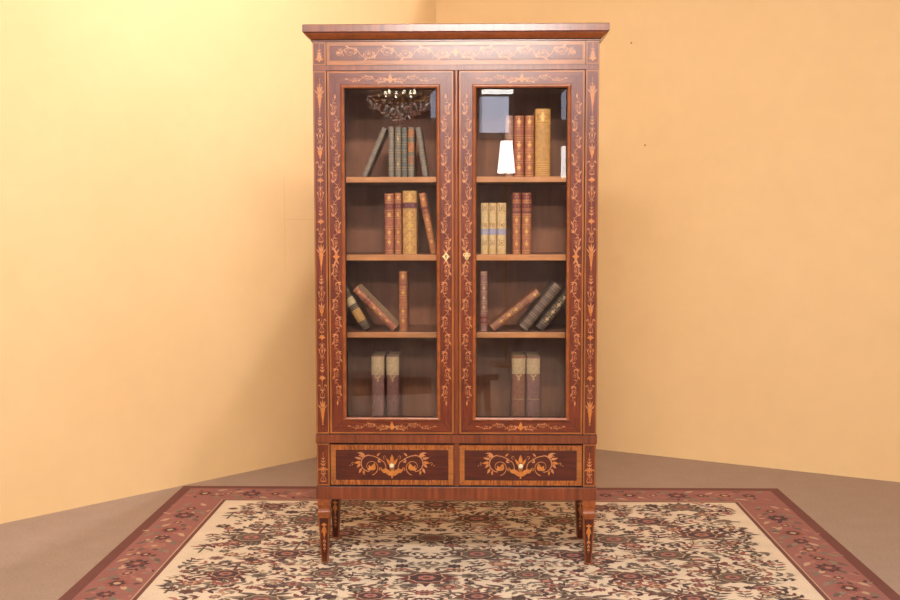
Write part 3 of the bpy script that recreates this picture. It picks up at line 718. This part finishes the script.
# border band
SXR[0] = 1.0
def bandrect(m0, m1, col, layer):
    x0, x1, y0, y1 = RX0+m0, RX1-m0, RY0+m0, RY1-m0; a = m1-m0
    rp([(x0, y1-a), (x1, y1-a), (x1, y1), (x0, y1)], col, layer); rp([(x0, y0), (x1, y0), (x1, y0+a), (x0, y0+a)], col, layer)
    rp([(x0, y0+a), (x0+a, y0+a), (x0+a, y1-a), (x0, y1-a)], col, layer); rp([(x1-a, y0+a), (x1, y0+a), (x1, y1-a), (x1-a, y1-a)], col, layer)
bandrect(0, .05, 'maroon', 0); bandrect(.05, .262, 'border', 0); bandrect(.262, .268, 'tan', 0); bandrect(.268, .285, 'maroon', 0)
def border_run(p0, p1, nrm):
    p0, p1 = Vector(p0), Vector(p1); d = (p1-p0).normalized(); Ln = (p1-p0).length; k = 0; t = .10
    while t < Ln-.05:
        c = p0+d*t
        rosette((c.x, c.y), .055 if k % 2 == 0 else .038, [('brick', 'plum', 'tan'), ('rose', 'maroon', 'tan'), ('plum', 'maroon', 'rose')][k % 3])
        for s in (-1, 1):
            for s2 in (-1, 1):
                q = c+d*.05*s+Vector(nrm)*.055*s2
                rleaf((q.x, q.y), math.atan2(d.y, d.x)+s2*.6+(PI if s < 0 else 0), .06, .024, ('olive', 'grey', 'tan', 'rose', 'moss')[(k+s+s2) % 5], 2)
        for m_ in range(5):
            q = c+d*r2.uniform(-.06, .06)+Vector(nrm)*r2.uniform(-.09, .09); rleaf((q.x, q.y), r2.uniform(0, 6.3), .035, .016, r2.choice(['tan', 'rose', 'plum', 'dark', 'olive']), 1)
        q0 = p0+d*(t+.06); k += 1; t += .118
ym = RY1-.156
border_run((RX0+.05, ym), (RX1-.05, ym), (0, 1)); border_run((RX0+.156, RY0+.2), (RX0+.156, RY1-.3), (1, 0)); border_run((RX1-.156, RY0+.2), (RX1-.156, RY1-.3), (1, 0))
tag(b.build('rug'), 'cream floral rug with maroon border lying under the cabinet', 'rug')
# the cabinet stands on the pile
for o in list(C.objects):
    if o.parent is None and (o.name.startswith('display_cabinet') or o.name.startswith('book')): o.location.z += 0.0
cab_lift = .0117
for o in list(C.objects):
    if o.parent is None and o.name.split('.')[0] in ('display_cabinet', 'book'): o.location.z += cab_lift

# ------------------------------------------------------------------ behind the camera: things seen in the panes, plus added room lights
M['lampwhite'] = plain('white diffuser', lin(240,240,245), .6, emit=(1, .95, .88, 1), es=20)
M['trimwhite'] = plain('white trim', lin(220,216,210), .5)
M['shade'] = plain('white lamp shade', lin(245,240,230), .8, emit=(1, .95, .90, 1), es=14)
M['sky'] = plain('overcast daylight behind the pane', lin(200,205,225), .4, emit=(.80, .82, 1, 1), es=4.5)
M['crystal'] = plain('crystal', lin(240,225,215), .12, 0, 1)
M['ormolu'] = plain('gilt bronze', lin(190,140,70), .3, .8)
M['bulb'] = plain('bulb', lin(255,240,210), .5, emit=(1, .85, .6, 1), es=20)
M['walnut'] = grain('dark walnut', lin(70,34,22), lin(104,56,36), (10, 60, 60))

def ceiling_light(x, y, lb, w=.5, l=.5):
    r = empty('ceiling_light', (x, y, H)); tag(r, lb, 'ceiling light', 'square ceiling lights')
    k = MB(); 
    for a0, a1, c0, c1 in ((-w/2-.03, w/2+.03, -l/2-.03, -l/2), (-w/2-.03, w/2+.03, l/2, l/2+.03), (-w/2-.03, -w/2, -l/2, l/2), (w/2, w/2+.03, -l/2, l/2)): k.box(a0, a1, c0, c1, -.03, -.0005, M['trimwhite'])
    k.build('frame', r)
    k = MB(); k.box(-w/2, w/2, -l/2, l/2, -.022, -.012, M['lampwhite']); k.build('diffuser', r)
ceiling_light(.245, -3.9, 'narrow ceiling light reflected at the top of the right pane', .24, .9)
ceiling_light(-1.6, -5.6, 'added unseen square ceiling light behind the camera towards the left side', .9, .9)  # unseen glowing panel, added for general room light
ceiling_light(2.6, -5.4, 'added unseen square ceiling light behind the camera towards the right side', .9, .9)  # its unseen counterpart, also added to light the room

def framed_window(name, x, z, w, h):
    k = MB(); y = YB+.002
    k.box(x-w/2-.06, x+w/2+.06, y, y+.05, z+h/2, z+h/2+.06, M['trimwhite']); k.box(x-w/2-.06, x+w/2+.06, y, y+.05, z-h/2-.06, z-h/2, M['trimwhite'])
    k.box(x-w/2-.06, x-w/2, y, y+.05, z-h/2, z+h/2, M['trimwhite']); k.box(x+w/2, x+w/2+.06, y, y+.05, z-h/2, z+h/2, M['trimwhite'])
    k.box(x-w/2, x+w/2, y, y+.01, z-h/2, z+h/2, M['sky']); o = k.build(name); tag(o, kind='structure')
framed_window('window_1', .30, 2.62, .34, .42)
framed_window('window_2', -2.6, 2.3, 1.2, 1.2)
framed_window('window_3', 2.45, 2.80, 2.3, .40)

def floor_lamp(x, y, zs, lb):
    r = empty('floor_lamp', (x, y, 0)); tag(r, lb, 'lamp', 'white shaded floor lamps')
    k = MB(); k.lathe([(.14, 0), (.14, .015), (.03, .03)], M['ormolu'], 24); k.build('base', r)
    k = MB(); k.tube([(0, 0, .028), (0, 0, zs+.1)], .012, M['ormolu'], 10); k.build('pole', r)
    k = MB(); n = 32; vs = []
    for rr, z in ((.085, zs), (.055, zs+.30), (.052, zs+.30), (.082, zs)): vs += [(rr*math.cos(2*PI*i/n), rr*math.sin(2*PI*i/n), z) for i in range(n)]
    k.add(vs, [(q*n+i, q*n+(i+1) % n, ((q+1) % 4)*n+(i+1) % n, ((q+1) % 4)*n+i) for q in range(4) for i in range(n)], M['shade'])
    k.tube([(-.078, 0, zs+.1), (.078, 0, zs+.1)], .003, M['ormolu'], 6); k.build('lamp_shade', r)
floor_lamp(.37, -6.0, 1.83, 'white shaded floor lamp reflected left in the right pane')
floor_lamp(2.4, -6.0, 1.80, 'white shaded floor lamp reflected at the right pane edge')

def bench(x, y, rz):
    r = empty('bench', (x, y, 0)); r.rotation_euler = (0, 0, rz); tag(r, 'dark walnut bench faintly mirrored in the lowest left pane', 'bench')
    k = MB(); k.box(-.55, .55, -.16, .16, .41, .45, M['walnut']); k.build('seat', r, .006)
    for sx in (-1, 1):
        for sy in (-1, 1):
            k = MB(); k.tube([(sx*.48, sy*.12, .41), (sx*.49, sy*.125, .2), (sx*.50, sy*.13, 0.0)], [.024, .020, .014], M['walnut'], 10); k.build('leg', r)
    k = MB(); k.box(-.47, .47, -.135, -.115, .34, .41, M['walnut']); k.box(-.47, .47, .115, .135, .34, .41, M['walnut']); k.build('seat_rail', r)
bench(-.35, -2.3, -.25)

GL = [M['crystal'], plain('amber crystal', lin(190,120,90), .1, 0, 1), plain('smoky crystal', lin(60,40,34), .1, 0, 1), plain('pink crystal', lin(214,160,150), .1, 0, 1)]
def chandelier(x, y, z):
    r = empty('chandelier', (x, y, z)); tag(r, 'crystal bead basket chandelier reflected at the top of the left pane', 'chandelier')
    k = MB(); k.tube([(0, 0, .30), (0, 0, H-z-.03)], .006, M['ormolu'], 6); k.build('chain', r)
    k = MB(); k.lathe([(.07, H-z-.002), (.07, H-z-.02), (.02, H-z-.05)], M['ormolu'], 20); k.build('canopy', r)
    k = MB()
    for R, zz in ((.27, .0), (.20, .22), (.10, .32)): k.tube([(R*math.cos(i*PI/16), R*math.sin(i*PI/16), zz) for i in range(33)], .007, M['ormolu'], 6)
    for i in range(8): a = i*PI/4; k.tube([(.27*math.cos(a), .27*math.sin(a), 0), (.20*math.cos(a), .20*math.sin(a), .22), (.10*math.cos(a), .10*math.sin(a), .32), (0, 0, .34)], .004, M['ormolu'], 6)
    k.build('frame', r)
    k = MB()
    def bead(px, py, pz, s, mat=None):
        k.add([(px+s, py, pz), (px-s, py, pz), (px, py+s, pz), (px, py-s, pz), (px, py, pz+s*1.2), (px, py, pz-s*1.2)], [(0, 2, 4), (2, 1, 4), (1, 3, 4), (3, 0, 4), (2, 0, 5), (1, 2, 5), (3, 1, 5), (0, 3, 5)], mat or M['crystal'])
    for i in range(20):
        for t in range(10):
            a = 2*PI*(i+.5*(t % 2))/20; q = t/9; R = .27*(1-q**1.25)+.012; bead(R*math.cos(a), R*math.sin(a), -.20*q**.8-.012, rnd.uniform(.008, .019), rnd.choice(GL))
        for t in range(7):
            a = 2*PI*(i+.5*(t % 2))/20; q = t/6; R = .27-.13*q; bead(R*math.cos(a), R*math.sin(a), .30*q, rnd.uniform(.007, .014), rnd.choice(GL))
    bead(0, 0, -.235, .02)
    tag(k.build('crystal_strands', r), kind='stuff')
    for i in range(6):
        a = i*PI/3+.2; k = MB(); k.lathe([(.006, 0), (.013, .015), (.014, .03), (.004, .06)], M['bulb'], 10, (.13*math.cos(a), .13*math.sin(a), .02)); k.build('bulb', r)
chandelier(-.573, -5.2, 2.44)

# wall-washing spot for the left wall
def lamp(name, kind, loc, target, energy, color, **kw):
    l = bpy.data.lights.new(name, kind); l.energy = energy; l.color = color
    for k_, v_ in kw.items(): setattr(l, k_, v_)
    o = bpy.data.objects.new(name, l); C.objects.link(o); o.location = loc
    o.rotation_euler = (Vector(target)-Vector(loc)).to_track_quat('-Z', 'Y').to_euler(); return o
lamp('spot_lamp', 'SPOT', (-.1, .3, 3.2), (-2.0084, .7586, 3.5845), 104, (1, .94, .95), spot_size=math.radians(152.6), spot_blend=.05, shadow_soft_size=.04)
lamp('added_area_light', 'AREA', (.15, -3.0, 3.25), (.1, 0, .9), 150, (1, .91, .80), shape='RECTANGLE', size=1.2, size_y=.3)  # added soft main light for the cabinet front, not a known fixture
lamp('added_area_light', 'AREA', (.1, -6.3, 3.22), (.1, 0, .6), 130, (1, .93, .88), shape='RECTANGLE', size=1.6, size_y=.25)  # added fill from the rear, reaches under the cabinet

lamp('spot_lamp', 'SPOT', (-.75, -3.7, 3.15), (-.573, -5.2, 2.45), 420, (1, .88, .74), spot_size=math.radians(26), spot_blend=.5, shadow_soft_size=.03)  # added spot, brightens the chandelier beads for their reflection
w = bpy.data.worlds.new('room_world'); sc.world = w; w.use_nodes = True
w.node_tree.nodes['Background'].inputs[0].default_value = (.9, .85, .8, 1); w.node_tree.nodes['Background'].inputs[1].default_value = .3

# ------------------------------------------------------------------ camera
cam = bpy.data.cameras.new('camera'); co = bpy.data.objects.new('camera', cam); C.objects.link(co)
r_ = Vector((.99973495, .02298794, -.00125735)); u_ = Vector((-3.98536e-4, .0718868, .9974127)); f_ = Vector((-.02301885, .99714785, -.07187696))
m = Matrix((( r_.x, u_.x, -f_.x, .0736), (r_.y, u_.y, -f_.y, -4.1718), (r_.z, u_.z, -f_.z, 1.35314), (0, 0, 0, 1)))
co.matrix_world = m; cam.sensor_width = 36; cam.lens = 1073.43/900*36; cam.clip_start = .05
co.location.z += cab_lift
sc.camera = co
sc.view_settings.view_transform = 'Standard'; sc.view_settings.look = 'None'; sc.view_settings.gamma = 1
sc.view_settings.use_curve_mapping = False; sc.view_settings.exposure = 0.08
sc.cycles.use_denoising = True
sc.cycles.max_bounces = 10; sc.cycles.transparent_max_bounces = 16
